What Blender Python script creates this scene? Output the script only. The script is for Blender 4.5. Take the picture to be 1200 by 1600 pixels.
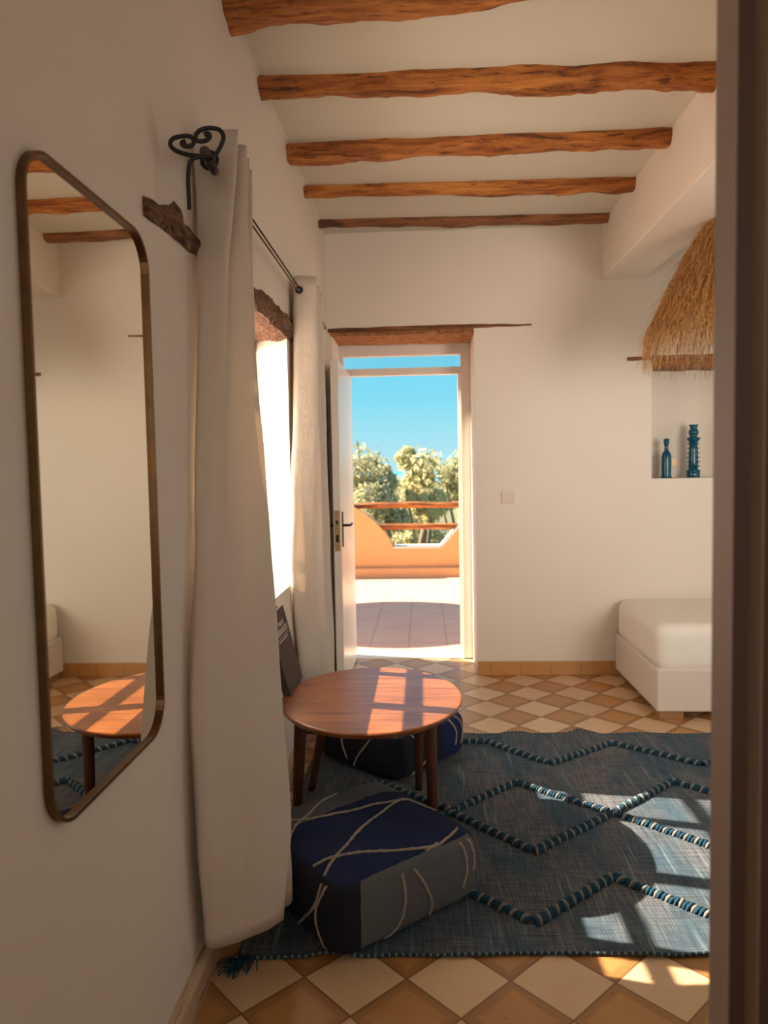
import bpy, bmesh, math, random
from mathutils import Vector, Matrix, noise
S = bpy.context.scene
COL = S.collection
for o in list(bpy.data.objects): bpy.data.objects.remove(o)

# ------------------------------------------------------------------ camera, sky, lights, exposure
CAM = Vector((0, 0, 1.40))
pitch, yaw, roll = 0.0587, -0.0534, -0.0183
cy_, sy_, cp_, sp_, cr_, sr_ = math.cos(yaw), math.sin(yaw), math.cos(pitch), math.sin(pitch), math.cos(roll), math.sin(roll)
R0 = Vector((cy_, -sy_, 0)); F0 = Vector((sy_, cy_, 0)); Zv = Vector((0, 0, 1))
FW = cp_*F0 - sp_*Zv; U0 = sp_*F0 + cp_*Zv
RT = cr_*R0 + sr_*U0; UP = cr_*U0 - sr_*R0
cd = bpy.data.cameras.new('camera'); cam = bpy.data.objects.new('camera', cd); COL.objects.link(cam)
cam.matrix_world = Matrix(((RT.x, UP.x, -FW.x, CAM.x), (RT.y, UP.y, -FW.y, CAM.y), (RT.z, UP.z, -FW.z, CAM.z), (0, 0, 0, 1)))
cd.sensor_fit = 'VERTICAL'; cd.sensor_height = 36.0; cd.lens = 1140/1600*36.0
cd.clip_start = 0.02; cd.clip_end = 20000
cd.dof.use_dof = True; cd.dof.focus_distance = 2.4; cd.dof.aperture_fstop = 3.6
S.camera = cam

S.view_settings.view_transform = 'Standard'; S.view_settings.look = 'None'
S.view_settings.gamma = 1; S.view_settings.exposure = 0.0
S.view_settings.use_curve_mapping = False

W = bpy.data.worlds.new('sky'); S.world = W; W.use_nodes = True
nt = W.node_tree; nt.nodes.clear()
wo = nt.nodes.new('ShaderNodeOutputWorld'); bg = nt.nodes.new('ShaderNodeBackground')
tc = nt.nodes.new('ShaderNodeTexCoord'); sx = nt.nodes.new('ShaderNodeSeparateXYZ'); rp = nt.nodes.new('ShaderNodeValToRGB')
nt.links.new(tc.outputs['Generated'], sx.inputs[0]); nt.links.new(sx.outputs['Z'], rp.inputs[0])
e = rp.color_ramp.elements
e[0].position = 0.0; e[0].color = (0.50, 0.82, 0.89, 1)
e[1].position = 0.20; e[1].color = (0.13, 0.63, 0.90, 1)
n_ = e.new(0.09); n_.color = (0.25, 0.74, 0.92, 1)
n_ = e.new(0.9); n_.color = (0.16, 0.42, 0.80, 1)
nt.links.new(rp.outputs[0], bg.inputs[0]); bg.inputs[1].default_value = 1.0
nt.links.new(bg.outputs[0], wo.inputs[0])

def light(name, kind, loc, direction, energy, color, **kw):
    d = bpy.data.lights.new(name, kind); o = bpy.data.objects.new(name, d); COL.objects.link(o)
    o.location = loc; o.rotation_euler = Vector(direction).to_track_quat('-Z', 'Y').to_euler()
    d.energy = energy; d.color = color
    for k, v in kw.items(): setattr(d, k, v)
    return o
SUN = Vector((1.28, -0.285, -1.0))
light('sun', 'SUN', (-6, 4, 6), SUN, 20.0, (1.0, 0.88, 0.70), angle=math.radians(0.55))
light('daylight_left_window', 'AREA', (-1.0, 2.9, 1.45), (1, 0.12, 0.0), 37, (1.0, 0.88, 0.73), shape='RECTANGLE', size=1.15, size_y=1.05)
light('fill_front_opening', 'AREA', (2.15, 0.72, 1.55), (-0.25, 1, 0.0), 20, (1.0, 0.88, 0.75), shape='RECTANGLE', size=1.1, size_y=1.2, spread=math.radians(95))  # fill lamp added behind an invented opening in the front wall
light('fill_behind_camera', 'AREA', (-0.05, -1.2, 1.65), (0.03, 1, 0.0), 6.5, (1.0, 0.90, 0.79), shape='RECTANGLE', size=.9, size_y=1.3, spread=math.radians(120))  # fill lamp added behind the camera to brighten the near side
light('fill_right', 'AREA', (3.55, 3.5, 1.65), (-1, 0.15, 0.0), 12, (1.0, 0.86, 0.70), shape='RECTANGLE', size=1.3, size_y=1.6)  # fill lamp added outside the made-up right wall window

# ------------------------------------------------------------------ materials
class NB:
    def __init__(s, name):
        s.m = bpy.data.materials.new(name); s.m.use_nodes = True; s.t = s.m.node_tree
        s.b = s.t.nodes['Principled BSDF']; s.n = 0
    def node(s, typ, **kw):
        n = s.t.nodes.new(typ)
        for k, v in kw.items(): setattr(n, k, v)
        return n
    def link(s, a, b): s.t.links.new(a, b)
    def math(s, op, a, b=None, c=None):
        n = s.node('ShaderNodeMath', operation=op)
        for i, v in enumerate((a, b, c)):
            if v is None: continue
            if isinstance(v, (int, float)): n.inputs[i].default_value = v
            else: s.link(v, n.inputs[i])
        return n.outputs[0]
    def coords(s, scale=(1, 1, 1), rot=(0, 0, 0), kind='Object'):
        t = s.node('ShaderNodeTexCoord'); m = s.node('ShaderNodeMapping')
        m.inputs['Scale'].default_value = scale; m.inputs['Rotation'].default_value = rot
        s.link(t.outputs[kind], m.inputs[0]); return m.outputs[0]
    def noise(s, vec, scale, detail=4, rough=.55, dist=0):
        n = s.node('ShaderNodeTexNoise'); n.inputs['Scale'].default_value = scale; n.inputs['Detail'].default_value = detail
        n.inputs['Roughness'].default_value = rough; n.inputs['Distortion'].default_value = dist
        s.link(vec, n.inputs['Vector']); return n.outputs['Fac']
    def ramp(s, fac, stops):
        r = s.node('ShaderNodeValToRGB'); el = r.color_ramp.elements
        for i, (p, c) in enumerate(stops):
            q = el[i] if i < 2 else el.new(p)
            q.position = p; q.color = (*c, 1)
        s.link(fac, r.inputs[0]); return r.outputs[0]
    def mix(s, fac, a, b, mode='MIX'):
        n = s.node('ShaderNodeMix', data_type='RGBA', blend_type=mode)
        for i, v in ((0, fac), (6, a), (7, b)):
            if isinstance(v, (int, float)): n.inputs[i].default_value = v
            elif isinstance(v, tuple): n.inputs[i].default_value = (*v, 1)
            else: s.link(v, n.inputs[i])
        return n.outputs[2]
    def color(s, v):
        if isinstance(v, tuple): s.b.inputs['Base Color'].default_value = (*v, 1)
        else: s.link(v, s.b.inputs['Base Color'])
    def set(s, **kw):
        for k, v in kw.items(): s.b.inputs[k.replace('_', ' ')].default_value = v
    def bump(s, h, strength=.3, dist=.01):
        n = s.node('ShaderNodeBump'); n.inputs['Strength'].default_value = strength; n.inputs['Distance'].default_value = dist
        s.link(h, n.inputs['Height']); s.link(n.outputs[0], s.b.inputs['Normal'])

def m_plaster(name, col, rough=.7, amt=.08):
    k = NB(name); v = k.coords()
    n1 = k.noise(v, 1.3, 5); n2 = k.noise(v, 9, 5, .6)
    c = k.mix(n1, tuple(x*(1-amt) for x in col), tuple(min(1, x*(1+amt*.5)) for x in col))
    k.color(c); k.set(Roughness=rough)
    k.bump(k.math('ADD', n1, k.math('MULTIPLY', n2, .18)), .35, .02)
    return k.m
M = {}
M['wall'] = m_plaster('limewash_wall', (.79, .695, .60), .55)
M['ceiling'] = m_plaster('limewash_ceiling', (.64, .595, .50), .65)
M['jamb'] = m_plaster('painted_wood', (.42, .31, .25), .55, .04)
M['jambdark'] = m_plaster('dark_jamb', (.075, .035, .02), .6, .1)  # darker tone for the jamb faces turned to the camera
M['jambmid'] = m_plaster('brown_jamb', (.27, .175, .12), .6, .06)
M['orange'] = m_plaster('terracotta_render', (.95, .46, .19), .8, .22)
M['cap'] = m_plaster('parapet_capping', (.85, .80, .70), .7)

def m_plain(name, col, rough=.5, metal=0, amt=.1, sc=40, bump=.15):
    k = NB(name); v = k.coords(); n = k.noise(v, sc, 4)
    k.color(k.mix(n, tuple(x*(1-amt) for x in col), tuple(min(1, x*(1+amt)) for x in col)))
    k.set(Roughness=rough, Metallic=metal)
    if bump: k.bump(n, bump, .002)
    return k.m
M['whitepaint'] = m_plain('white_gloss_paint', (.83, .76, .68), .3, amt=.04, sc=8)
M['iron'] = m_plain('wrought_iron', (.012, .008, .008), .55, 0.0, .3, 90, .5)
M['rodmetal'] = m_plain('rod_metal', (.13, .09, .06), .35, .8, .2, 60)
M['brass'] = m_plain('aged_brass', (.15, .078, .032), .38, .85, .35, 30)
M['plastic'] = m_plain('switch_plastic', (.74, .60, .50), .4, amt=.02)
M['lock'] = m_plain('lock_plate', (.45, .30, .17), .4, .7, .35, 60)
M['black'] = m_plain('black_metal', (.02, .017, .015), .4, .5)
M['teal'] = m_plain('teal_glaze', (.0, .075, .13), .18, 0, .25, 30)
M['bedbase'] = m_plain('bed_base_fabric', (.70, .61, .52), .9, 0, .05, 200, .3)
M['sheet'] = m_plain('white_sheet', (.86, .79, .69), .85, 0, .03, 12, .3)
M['oakfoot'] = m_plain('oak_feet', (.36, .18, .07), .5, 0, .2)
M['dark'] = m_plain('dark_underframe', (.03, .02, .015), .8)
M['paper'] = m_plain('book_pages', (.55, .48, .38), .9)
M['title'] = m_plain('silver_lettering', (.62, .55, .50), .5, 0, .02)
M['cord'] = m_plain('cord', (.25, .15, .07), .8)
M['bark'] = m_plain('bark', (.20, .15, .09), .9)
M['ground'] = m_plain('dry_scrub', (.16, .15, .07), .95, 0, .4, .3)
M['sea'] = m_plain('sea', (.05, .30, .62), .6, 0, .05, .01, 0)
M['parasol'] = m_plain('parasol_canvas', (.6, .5, .35), .9)

def m_wood_beam(name, dark, light):
    k = NB(name); v = k.coords((1, 9, 9)); v2 = k.coords((2.2, 22, 22))
    n1 = k.noise(v, 2.0, 7, .65, 1.2); n2 = k.noise(v2, 3.0, 5, .7, .6)
    c = k.ramp(n1, [(.34, tuple(x*.22 for x in dark)), (.46, dark), (.66, light)])
    c2 = k.ramp(n2, [(.36, (.05, .015, .005)), (.44, (1, 1, 1))])
    k.color(k.mix(.75, c, c2, 'MULTIPLY')); k.set(Roughness=.55)
    k.bump(k.math('ADD', n1, n2), .8, .012)
    return k.m
M['beam'] = m_wood_beam('rough_log', (.36, .10, .012), (.66, .25, .045))
M['beamdark'] = m_wood_beam('dark_rough_log', (.20, .065, .02), (.36, .14, .045))
def m_lintel(name, a, b, rot):
    k = NB(name); v = k.coords((9, 2.5, 9) if rot else (2.5, 9, 9)); n1 = k.noise(v, 3.2, 8, .7, 2.2)
    k.color(k.ramp(n1, [(.34, tuple(x*.12 for x in a)), (.44, a), (.66, b)])); k.set(Roughness=.8); k.bump(n1, 1.0, .03)
    return k.m
M['lintelL'] = m_lintel('palm_trunk_wood', (.19, .07, .03), (.46, .25, .13), True)
M['lintelD'] = m_lintel('old_plank_wood', (.42, .15, .05), (.75, .38, .17), False)

def m_teak():
    k = NB('teak'); v = k.coords((1.2, 14, 6)); n1 = k.noise(v, 3.0, 6, .6, .8); n2 = k.noise(k.coords((6, 90, 20)), 2, 3)
    c = k.ramp(n1, [(.3, (.15, .040, .010)), (.5, (.28, .088, .024)), (.7, (.42, .15, .045))])
    k.color(k.mix(k.math('MULTIPLY', n2, .35), c, (.16, .05, .018))); k.set(Roughness=.30); k.bump(n2, .06, .001)
    k.b.inputs['Specular IOR Level'].default_value = .55
    return k.m
M['teak'] = m_teak()
def m_teakleg():
    k = NB('teak_leg'); n1 = k.noise(k.coords((20, 20, 2)), 3, 5); k.color(k.ramp(n1, [(.3, (.045, .011, .005)), (.7, (.12, .033, .012))])); k.set(Roughness=.4); return k.m
M['teakleg'] = m_teakleg()

D_ = .283
def m_floor():
    k = NB('encaustic_tiles'); t = k.node('ShaderNodeTexCoord'); s = k.node('ShaderNodeSeparateXYZ'); k.link(t.outputs['Object'], s.inputs[0])
    dx = k.math('SUBTRACT', s.outputs[0], .0777); dy = k.math('SUBTRACT', s.outputs[1], 3.907)
    u = k.math('ADD', k.math('DIVIDE', k.math('ADD', dx, dy), D_), 100.5)
    w = k.math('ADD', k.math('DIVIDE', k.math('SUBTRACT', dy, dx), D_), 100.5)
    fu, fw = k.math('FRACT', u), k.math('FRACT', w)
    iu, iw = k.math('FLOOR', u), k.math('FLOOR', w)
    eu = k.math('MINIMUM', fu, k.math('SUBTRACT', 1, fu)); ew = k.math('MINIMUM', fw, k.math('SUBTRACT', 1, fw))
    ed = k.math('MINIMUM', eu, ew)
    chk = k.math('MODULO', k.math('ADD', iu, iw), 2)
    cx = k.node('ShaderNodeCombineXYZ'); k.link(iu, cx.inputs[0]); k.link(iw, cx.inputs[1])
    wn = k.node('ShaderNodeTexWhiteNoise', noise_dimensions='2D'); k.link(cx.outputs[0], wn.inputs['Vector'])
    v = k.coords(); n1 = k.noise(v, 7, 5, .6, .5); n2 = k.noise(v, 45, 3); n3 = k.noise(v, 2.0, 3)
    light = k.mix(n1, (.60, .38, .20), (.76, .53, .32))
    brown = k.mix(n1, (.42, .185, .052), (.54, .265, .085))
    rim = k.math('ADD', ed, k.math('MULTIPLY', k.math('SUBTRACT', n1, .5), .16))
    rimf = k.ramp(rim, [(.10, (1, 1, 1)), (.16, (0, 0, 0))])
    brown = k.mix(k.math('MULTIPLY', rimf, .55), brown, (.24, .105, .035))
    c = k.mix(chk, light, brown)
    c = k.mix(k.math('MULTIPLY', wn.outputs['Value'], .28), c, (.34, .18, .07))
    spots = k.ramp(n2, [(.24, (.25, .12, .05)), (.30, (1, 1, 1))])
    c = k.mix(.8, c, spots, 'MULTIPLY')
    g = k.ramp(ed, [(.010, (1, 1, 1)), (.022, (0, 0, 0))])
    c = k.mix(g, c, (.22, .105, .04))
    k.color(c); k.set(Roughness=.33)
    k.link(k.math('ADD', .20, k.math('MULTIPLY', n1, .3)), k.b.inputs['Roughness'])
    hb = k.math('ADD', k.math('MULTIPLY', k.math('MINIMUM', ed, .03), 20), k.math('MULTIPLY', n3, .5)); k.bump(hb, .25, .003)
    return k.m
M['floor'] = m_floor()
def m_terrace():
    k = NB('terrace_tiles'); t = k.node('ShaderNodeTexCoord'); s = k.node('ShaderNodeSeparateXYZ'); k.link(t.outputs['Object'], s.inputs[0])
    fx = k.math('FRACT', k.math('ADD', k.math('DIVIDE', s.outputs[0], .31), 100.42)); fy = k.math('FRACT', k.math('ADD', k.math('DIVIDE', s.outputs[1], .31), 100))
    ed = k.math('MINIMUM', k.math('MINIMUM', fx, k.math('SUBTRACT', 1, fx)), k.math('MINIMUM', fy, k.math('SUBTRACT', 1, fy)))
    n1 = k.noise(k.coords(), 3, 4)
    c = k.mix(n1, (.74, .37, .23), (.88, .50, .33)); g = k.ramp(ed, [(.02, (1, 1, 1)), (.04, (0, 0, 0))])
    k.color(k.mix(k.math('MULTIPLY', g, .5), c, (.50, .27, .17))); k.set(Roughness=.6); return k.m
M['terrace'] = m_terrace()
def m_skirt():
    k = NB('skirting_tiles'); t = k.node('ShaderNodeTexCoord'); s = k.node('ShaderNodeSeparateXYZ'); k.link(t.outputs['Object'], s.inputs[0])
    f = k.math('FRACT', k.math('ADD', k.math('DIVIDE', k.math('ADD', s.outputs[0], s.outputs[1]), .2), 100.45))
    ed = k.math('MINIMUM', f, k.math('SUBTRACT', 1, f)); n1 = k.noise(k.coords(), 9, 4)
    c = k.mix(n1, (.44, .20, .06), (.60, .31, .11)); g = k.ramp(ed, [(.015, (1, 1, 1)), (.03, (0, 0, 0))])
    k.color(k.mix(k.math('MULTIPLY', g, .6), c, (.32, .14, .05))); k.set(Roughness=.3); return k.m
M['skirt'] = m_skirt()
def m_skirtside():
    k = NB('painted_skirting'); n1 = k.noise(k.coords((8, 1, 20)), 4, 6, .7)
    k.color(k.ramp(n1, [(.33, (.16, .085, .035)), (.45, (.55, .38, .23)), (.7, (.66, .47, .30))])); k.set(Roughness=.5); return k.m
M['skirtside'] = m_skirtside()

def m_curtain():
    k = NB('cotton_canvas'); v = k.coords(); n1 = k.noise(v, 2.5, 4); n2 = k.noise(k.coords((300, 300, 300)), 2, 2); n3 = k.noise(k.coords((1, 1, .8)), 11, 5, .6)
    k.color(k.mix(n1, (.80, .68, .565), (.87, .755, .645))); k.set(Roughness=.9)
    k.bump(k.math('ADD', k.math('MULTIPLY', n2, .12), n3), .8, .016)
    tr = k.node('ShaderNodeBsdfTranslucent'); tr.inputs[0].default_value = (.80, .66, .48, 1)
    mx = k.node('ShaderNodeMixShader'); mx.inputs[0].default_value = .22
    out = [n for n in k.t.nodes if n.type == 'OUTPUT_MATERIAL'][0]
    k.link(k.b.outputs[0], mx.inputs[1]); k.link(tr.outputs[0], mx.inputs[2]); k.link(mx.outputs[0], out.inputs[0])
    return k.m
M['curtain'] = m_curtain()
def m_rug():
    k = NB('woven_rug'); v1 = k.coords((7, 240, 1), (0, 0, .30)); v2 = k.coords((240, 7, 1), (0, 0, .30)); vb = k.coords((2.2, .9, 1), (0, 0, .30))
    a = k.noise(v1, 1.0, 3, .6); b = k.noise(v2, 1.0, 3, .6); n = k.noise(vb, 2.0, 4)
    s = k.math('ADD', k.math('MULTIPLY', a, .5), k.math('MULTIPLY', b, .5))
    warp = k.noise(k.coords((60, 2.2, 1), (0, 0, .30)), 1.0, 4, .6)
    base = k.mix(k.ramp(n, [(.42, (0, 0, 0)), (.62, (1, 1, 1))]), (.175, .160, .152), (.05, .10, .135))
    c = k.mix(k.ramp(s, [(.40, (0, 0, 0)), (.60, (1, 1, 1))]), (.02, .035, .055), base)
    c = k.mix(k.ramp(warp, [(.58, (0, 0, 0)), (.78, (.45, .45, .45))]), c, (.31, .45, .46))
    k.color(c); k.set(Roughness=.95); k.bump(s, .7, .004); return k.m
M['rug'] = m_rug()
M['tuftblue'] = m_plain('rug_tuft_blue', (.006, .045, .080), .95, 0, .3, 200)
M['tuftgrey'] = m_plain('rug_tuft_grey', (.19, .18, .165), .95, 0, .25, 200)
def m_wool(name, a, b):
    k = NB(name); v = k.coords((1, 1, 1)); n1 = k.noise(k.coords((120, 120, 30)), 2, 4, .7); n2 = k.noise(v, 5, 4)
    k.color(k.mix(n1, a, b)); k.set(Roughness=.97); n3 = k.noise(v, 60, 3, .7); k.bump(k.math('ADD', k.math('ADD', n1, n3), k.math('MULTIPLY', n2, .6)), 1.0, .010); return k.m
M['wgrey'] = m_wool('grey_wool', (.095, .10, .105), (.20, .205, .205))
M['wblue'] = m_wool('navy_wool', (.001, .009, .058), (.003, .020, .105))
M['wdark'] = m_wool('midnight_wool', (.003, .004, .014), (.008, .010, .028))
M['wcream'] = m_wool('cream_yarn', (.38, .30, .22), (.60, .49, .37))
def m_book():
    k = NB('book_cover'); n = k.noise(k.coords((20, 4, 3)), 2, 4); k.color(k.mix(n, (.055, .036, .034), (.10, .066, .060))); k.set(Roughness=.75, Specular_IOR_Level=.2); return k.m
M['book'] = m_book()
def m_straw():
    k = NB('raffia_straw'); oi = k.node('ShaderNodeTexCoord'); n = k.noise(k.coords((35, 35, 2)), 3, 3)
    k.color(k.ramp(n, [(.36, (.16, .055, .012)), (.5, (.50, .23, .06)), (.7, (.75, .48, .20))])); k.set(Roughness=.6); return k.m
M['straw'] = m_straw()
def m_leaf(name, a, b):
    k = NB(name); n = k.noise(k.coords(), 1.6, 4); k.color(k.mix(n, a, b)); k.set(Roughness=.7)
    tr = k.node('ShaderNodeBsdfTranslucent'); tr.inputs[0].default_value = (*b, 1)
    mx = k.node('ShaderNodeMixShader'); mx.inputs[0].default_value = .35
    out = [x for x in k.t.nodes if x.type == 'OUTPUT_MATERIAL'][0]
    k.link(k.b.outputs[0], mx.inputs[1]); k.link(tr.outputs[0], mx.inputs[2]); k.link(mx.outputs[0], out.inputs[0]); return k.m
M['leafA'] = m_leaf('olive_leaves', (.36, .33, .17), (.62, .57, .33))
M['leafB'] = m_leaf('yellow_leaves', (.50, .44, .20), (.76, .68, .36))
k = NB('mirror_glass'); k.color((.80, .76, .66)); k.set(Metallic=1.0, Roughness=.012); M['mirror'] = k.m
k = NB('window_glass'); k.color((1, 1, 1)); k.set(Roughness=0.0)
gl = k.node('ShaderNodeBsdfTransparent'); g2 = k.node('ShaderNodeBsdfGlossy'); g2.inputs['Roughness'].default_value = .02
mx = k.node('ShaderNodeMixShader'); mx.inputs[0].default_value = .05
out = [x for x in k.t.nodes if x.type == 'OUTPUT_MATERIAL'][0]
k.link(gl.outputs[0], mx.inputs[1]); k.link(g2.outputs[0], mx.inputs[2]); k.link(mx.outputs[0], out.inputs[0]); M['glass'] = k.m

# ------------------------------------------------------------------ mesh helpers
def tag(o, label=None, cat=None, group=None, kind=None):
    if label: o['label'] = label
    if cat: o['category'] = cat
    if group: o['group'] = group
    if kind: o['kind'] = kind
    return o
def obj(name, bm, mat, parent=None, smooth=False, normals=True):
    if normals: bmesh.ops.recalc_face_normals(bm, faces=bm.faces)
    me = bpy.data.meshes.new(name); bm.to_mesh(me); bm.free()
    for m in (mat if isinstance(mat, (list, tuple)) else [mat]): me.materials.append(M[m])
    if smooth:
        for p in me.polygons: p.use_smooth = True
    o = bpy.data.objects.new(name, me); COL.objects.link(o)
    if parent:
        o.parent = parent; o.matrix_parent_inverse = Matrix.Translation(-parent.location)
    return o
def empty(name, loc, label, cat, group=None):
    o = bpy.data.objects.new(name, None); COL.objects.link(o); o.location = loc; o.empty_display_size = .05
    return tag(o, label, cat, group)
def box(bm, a, b, bevel=0, seg=2):
    x0, y0, z0 = a; x1, y1, z1 = b
    vs = [bm.verts.new(p) for p in ((x0,y0,z0),(x1,y0,z0),(x1,y1,z0),(x0,y1,z0),(x0,y0,z1),(x1,y0,z1),(x1,y1,z1),(x0,y1,z1))]
    fs = [bm.faces.new([vs[i] for i in f]) for f in ((3,2,1,0),(4,5,6,7),(0,1,5,4),(1,2,6,5),(2,3,7,6),(3,0,4,7))]
    if bevel:
        ed = set(e for f in fs for e in f.edges)
        bmesh.ops.bevel(bm, geom=list(ed), offset=bevel, segments=seg, affect='EDGES', profile=.5)
def prism(bm, pts, z0, z1, axis='z'):
    def P(p, h): return (p[0], p[1], h) if axis == 'z' else ((p[0], h, p[1]) if axis == 'y' else (h, p[0], p[1]))
    a = [bm.verts.new(P(p, z0)) for p in pts]; b = [bm.verts.new(P(p, z1)) for p in pts]; n = len(pts)
    bm.faces.new(a[::-1]); bm.faces.new(b)
    for i in range(n): bm.faces.new((a[i], a[(i+1) % n], b[(i+1) % n], b[i]))
def tube(bm, pts, r, seg=10, closed=False, cap=True, mat=None):
    pts = [Vector(p) for p in pts]; n = len(pts); rings = []
    rad = r if callable(r) else (lambda i: r)
    prev = None
    for i, p in enumerate(pts):
        if closed: d = pts[(i+1) % n] - pts[i-1]
        else: d = pts[min(i+1, n-1)] - pts[max(i-1, 0)]
        d.normalize()
        if prev is None:
            a = d.cross(Vector((0, 0, 1)))
            if a.length < .1: a = d.cross(Vector((1, 0, 0)))
        else: a = prev - d*prev.dot(d)
        a.normalize(); prev = a; b = d.cross(a)
        rings.append([bm.verts.new(p + (a*math.cos(2*math.pi*j/seg) + b*math.sin(2*math.pi*j/seg))*rad(i)) for j in range(seg)])
    m = n if closed else n-1
    for i in range(m):
        A, B = rings[i], rings[(i+1) % n]
        for j in range(seg):
            f = bm.faces.new((A[j], A[(j+1) % seg], B[(j+1) % seg], B[j]))
            if mat: f.material_index = mat(i)
    if cap and not closed: bm.faces.new(rings[0][::-1]); bm.faces.new(rings[-1])
def lathe(bm, prof, c, seg=32):
    rings = [[bm.verts.new((c[0]+r*math.cos(2*math.pi*j/seg), c[1]+r*math.sin(2*math.pi*j/seg), c[2]+z)) for j in range(seg)] for r, z in prof]
    for A, B in zip(rings, rings[1:]):
        for j in range(seg): bm.faces.new((A[j], A[(j+1) % seg], B[(j+1) % seg], B[j]))
    bm.faces.new(rings[0][::-1]); bm.faces.new(rings[-1])
def catmull(P, t):
    n = len(P)-1; i = min(int(t*n), n-1); u = t*n-i
    p0, p1, p2, p3 = (Vector(P[max(i-1, 0)]), Vector(P[i]), Vector(P[i+1]), Vector(P[min(i+2, n)]))
    return .5*((2*p1)+(-p0+p2)*u+(2*p0-5*p1+4*p2-p3)*u*u+(-p0+3*p1-3*p2+p3)*u**3)
def path(P, n): return [catmull([Vector(p) for p in P], i/n) for i in range(n+1)]

# ------------------------------------------------------------------ the room
WX, YF, YD, CZ = -.625, 4.886, 5.42, 2.955
RX = 3.3
bm = bmesh.new(); box(bm, (WX-.02, -1.3, -.06), (RX, YD+.0, 0)); tag(obj('floor', bm, 'floor'), kind='structure')
bm = bmesh.new()
prism(bm, [(WX, -1.3), (WX, 2.20), (-.95, 2.20), (-.95, -1.3)], 0, 3.1)
prism(bm, [(WX, 3.43), (WX, YF+.1), (-.95, YF+.1), (-.95, 3.62)], 0, 3.1)
prism(bm, [(WX, 2.20), (WX, 3.43), (-.95, 3.62), (-.95, 2.20)], 0, .866)
prism(bm, [(WX, 2.20), (WX, 3.43), (-.95, 3.62), (-.95, 2.20)], 2.07, 3.1)
tag(obj('wall_left', bm, 'wall'), kind='structure')
bm = bmesh.new()
NX0, NX1, NZ0, NZ1 = 1.503, 2.15, 1.305, 2.04
box(bm, (-.95, YF, 0), (-.585, YD, 3.1)); box(bm, (.352, YF, 0), (NX0, YD, 3.1)); box(bm, (-.585, YF, 2.31), (.352, YD, 3.1))
box(bm, (NX0, YF, 0), (NX1, YD, NZ0)); box(bm, (NX0, YF, NZ1), (NX1, YD, 3.1)); box(bm, (NX0, YF+.26, NZ0), (NX1, YD, NZ1))
box(bm, (NX1, YF, 0), (RX+.1, YD, 3.1))
tag(obj('wall_back', bm, 'wall'), kind='structure')
# ceiling slab, with the soft cove where it meets the left wall
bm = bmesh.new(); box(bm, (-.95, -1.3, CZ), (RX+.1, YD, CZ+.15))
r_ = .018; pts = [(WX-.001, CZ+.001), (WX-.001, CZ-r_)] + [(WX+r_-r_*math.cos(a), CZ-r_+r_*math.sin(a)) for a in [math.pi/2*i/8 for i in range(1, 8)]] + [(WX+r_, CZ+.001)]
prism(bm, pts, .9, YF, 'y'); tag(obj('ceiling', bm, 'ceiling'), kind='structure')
bm = bmesh.new(); box(bm, (1.18, .88, 2.60), (1.458, YF, CZ+.01), .006); tag(obj('trim_1', bm, 'wall'), kind='structure')
# right wall, with a window added to let fill light in
bm = bmesh.new()
box(bm, (RX, .8, 0), (RX+.15, 2.0, 3.1)); box(bm, (RX, 4.1, 0), (RX+.15, YF, 3.1)); box(bm, (RX, 2.0, 0), (RX+.15, 4.1, .85)); box(bm, (RX, 2.0, 2.45), (RX+.15, 4.1, 3.1))
tag(obj('wall_right', bm, 'wall'), kind='structure')
def window(name, X, y0, y1, z0, z1, vbars, hbars, w=.03, d=.045):
    root = bpy.data.objects.new(name, None); COL.objects.link(root); root.location = (X, (y0+y1)/2, z0); tag(root, kind='structure')
    bm = bmesh.new(); h = d/2; fw = .045
    box(bm, (X-h, y0, z0), (X+h, y1, z0+fw)); box(bm, (X-h, y0, z1-fw), (X+h, y1, z1)); box(bm, (X-h, y0, z0), (X+h, y0+fw, z1)); box(bm, (X-h, y1-fw, z0), (X+h, y1, z1))
    obj('window_frame', bm, 'whitepaint', root)
    bm = bmesh.new()
    for y, ww in vbars: box(bm, (X-h*.8, y-ww, z0), (X+h*.8, y+ww, z1))
    for z in hbars: box(bm, (X-h*.7, y0, z-w), (X+h*.7, y1, z+w))
    obj('glazing_bar', bm, 'whitepaint', root)
    bm = bmesh.new(); box(bm, (X-.002, y0, z0), (X+.002, y1, z1)); obj('pane', bm, 'glass', root)
window('window_1', -.82, 2.15, 3.56, .866, 2.02, [(3.20, .027), (2.78, .034), (2.36, .030), ], [1.135, 1.495, 1.86], .016)
window('added_window', RX+.08, 2.0, 4.1, .85, 2.45, [(2.7, .03), (3.4, .03)], [1.4, 1.95])  # this window is added, it only serves the right fill lamp
# partition wall and stepped doorway jamb beside the camera
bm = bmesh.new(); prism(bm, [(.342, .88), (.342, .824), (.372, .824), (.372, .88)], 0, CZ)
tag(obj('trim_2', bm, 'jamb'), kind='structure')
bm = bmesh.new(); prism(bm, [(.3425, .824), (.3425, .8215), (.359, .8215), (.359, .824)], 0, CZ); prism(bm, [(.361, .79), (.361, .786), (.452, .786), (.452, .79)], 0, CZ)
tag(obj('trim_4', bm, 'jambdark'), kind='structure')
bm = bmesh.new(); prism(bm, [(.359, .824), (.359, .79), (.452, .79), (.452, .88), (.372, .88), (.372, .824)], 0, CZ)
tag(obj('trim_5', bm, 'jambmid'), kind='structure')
bm = bmesh.new(); box(bm, (.452, .80, 0), (1.6, .88, CZ)); box(bm, (2.8, .80, 0), (RX, .88, CZ)); box(bm, (1.6, .80, 0), (2.8, .88, .95)); box(bm, (1.6, .80, 2.25), (2.8, .88, CZ)); tag(obj('wall_front', bm, 'wall'), kind='structure')  # opening in the middle is added for the front fill lamp
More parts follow.
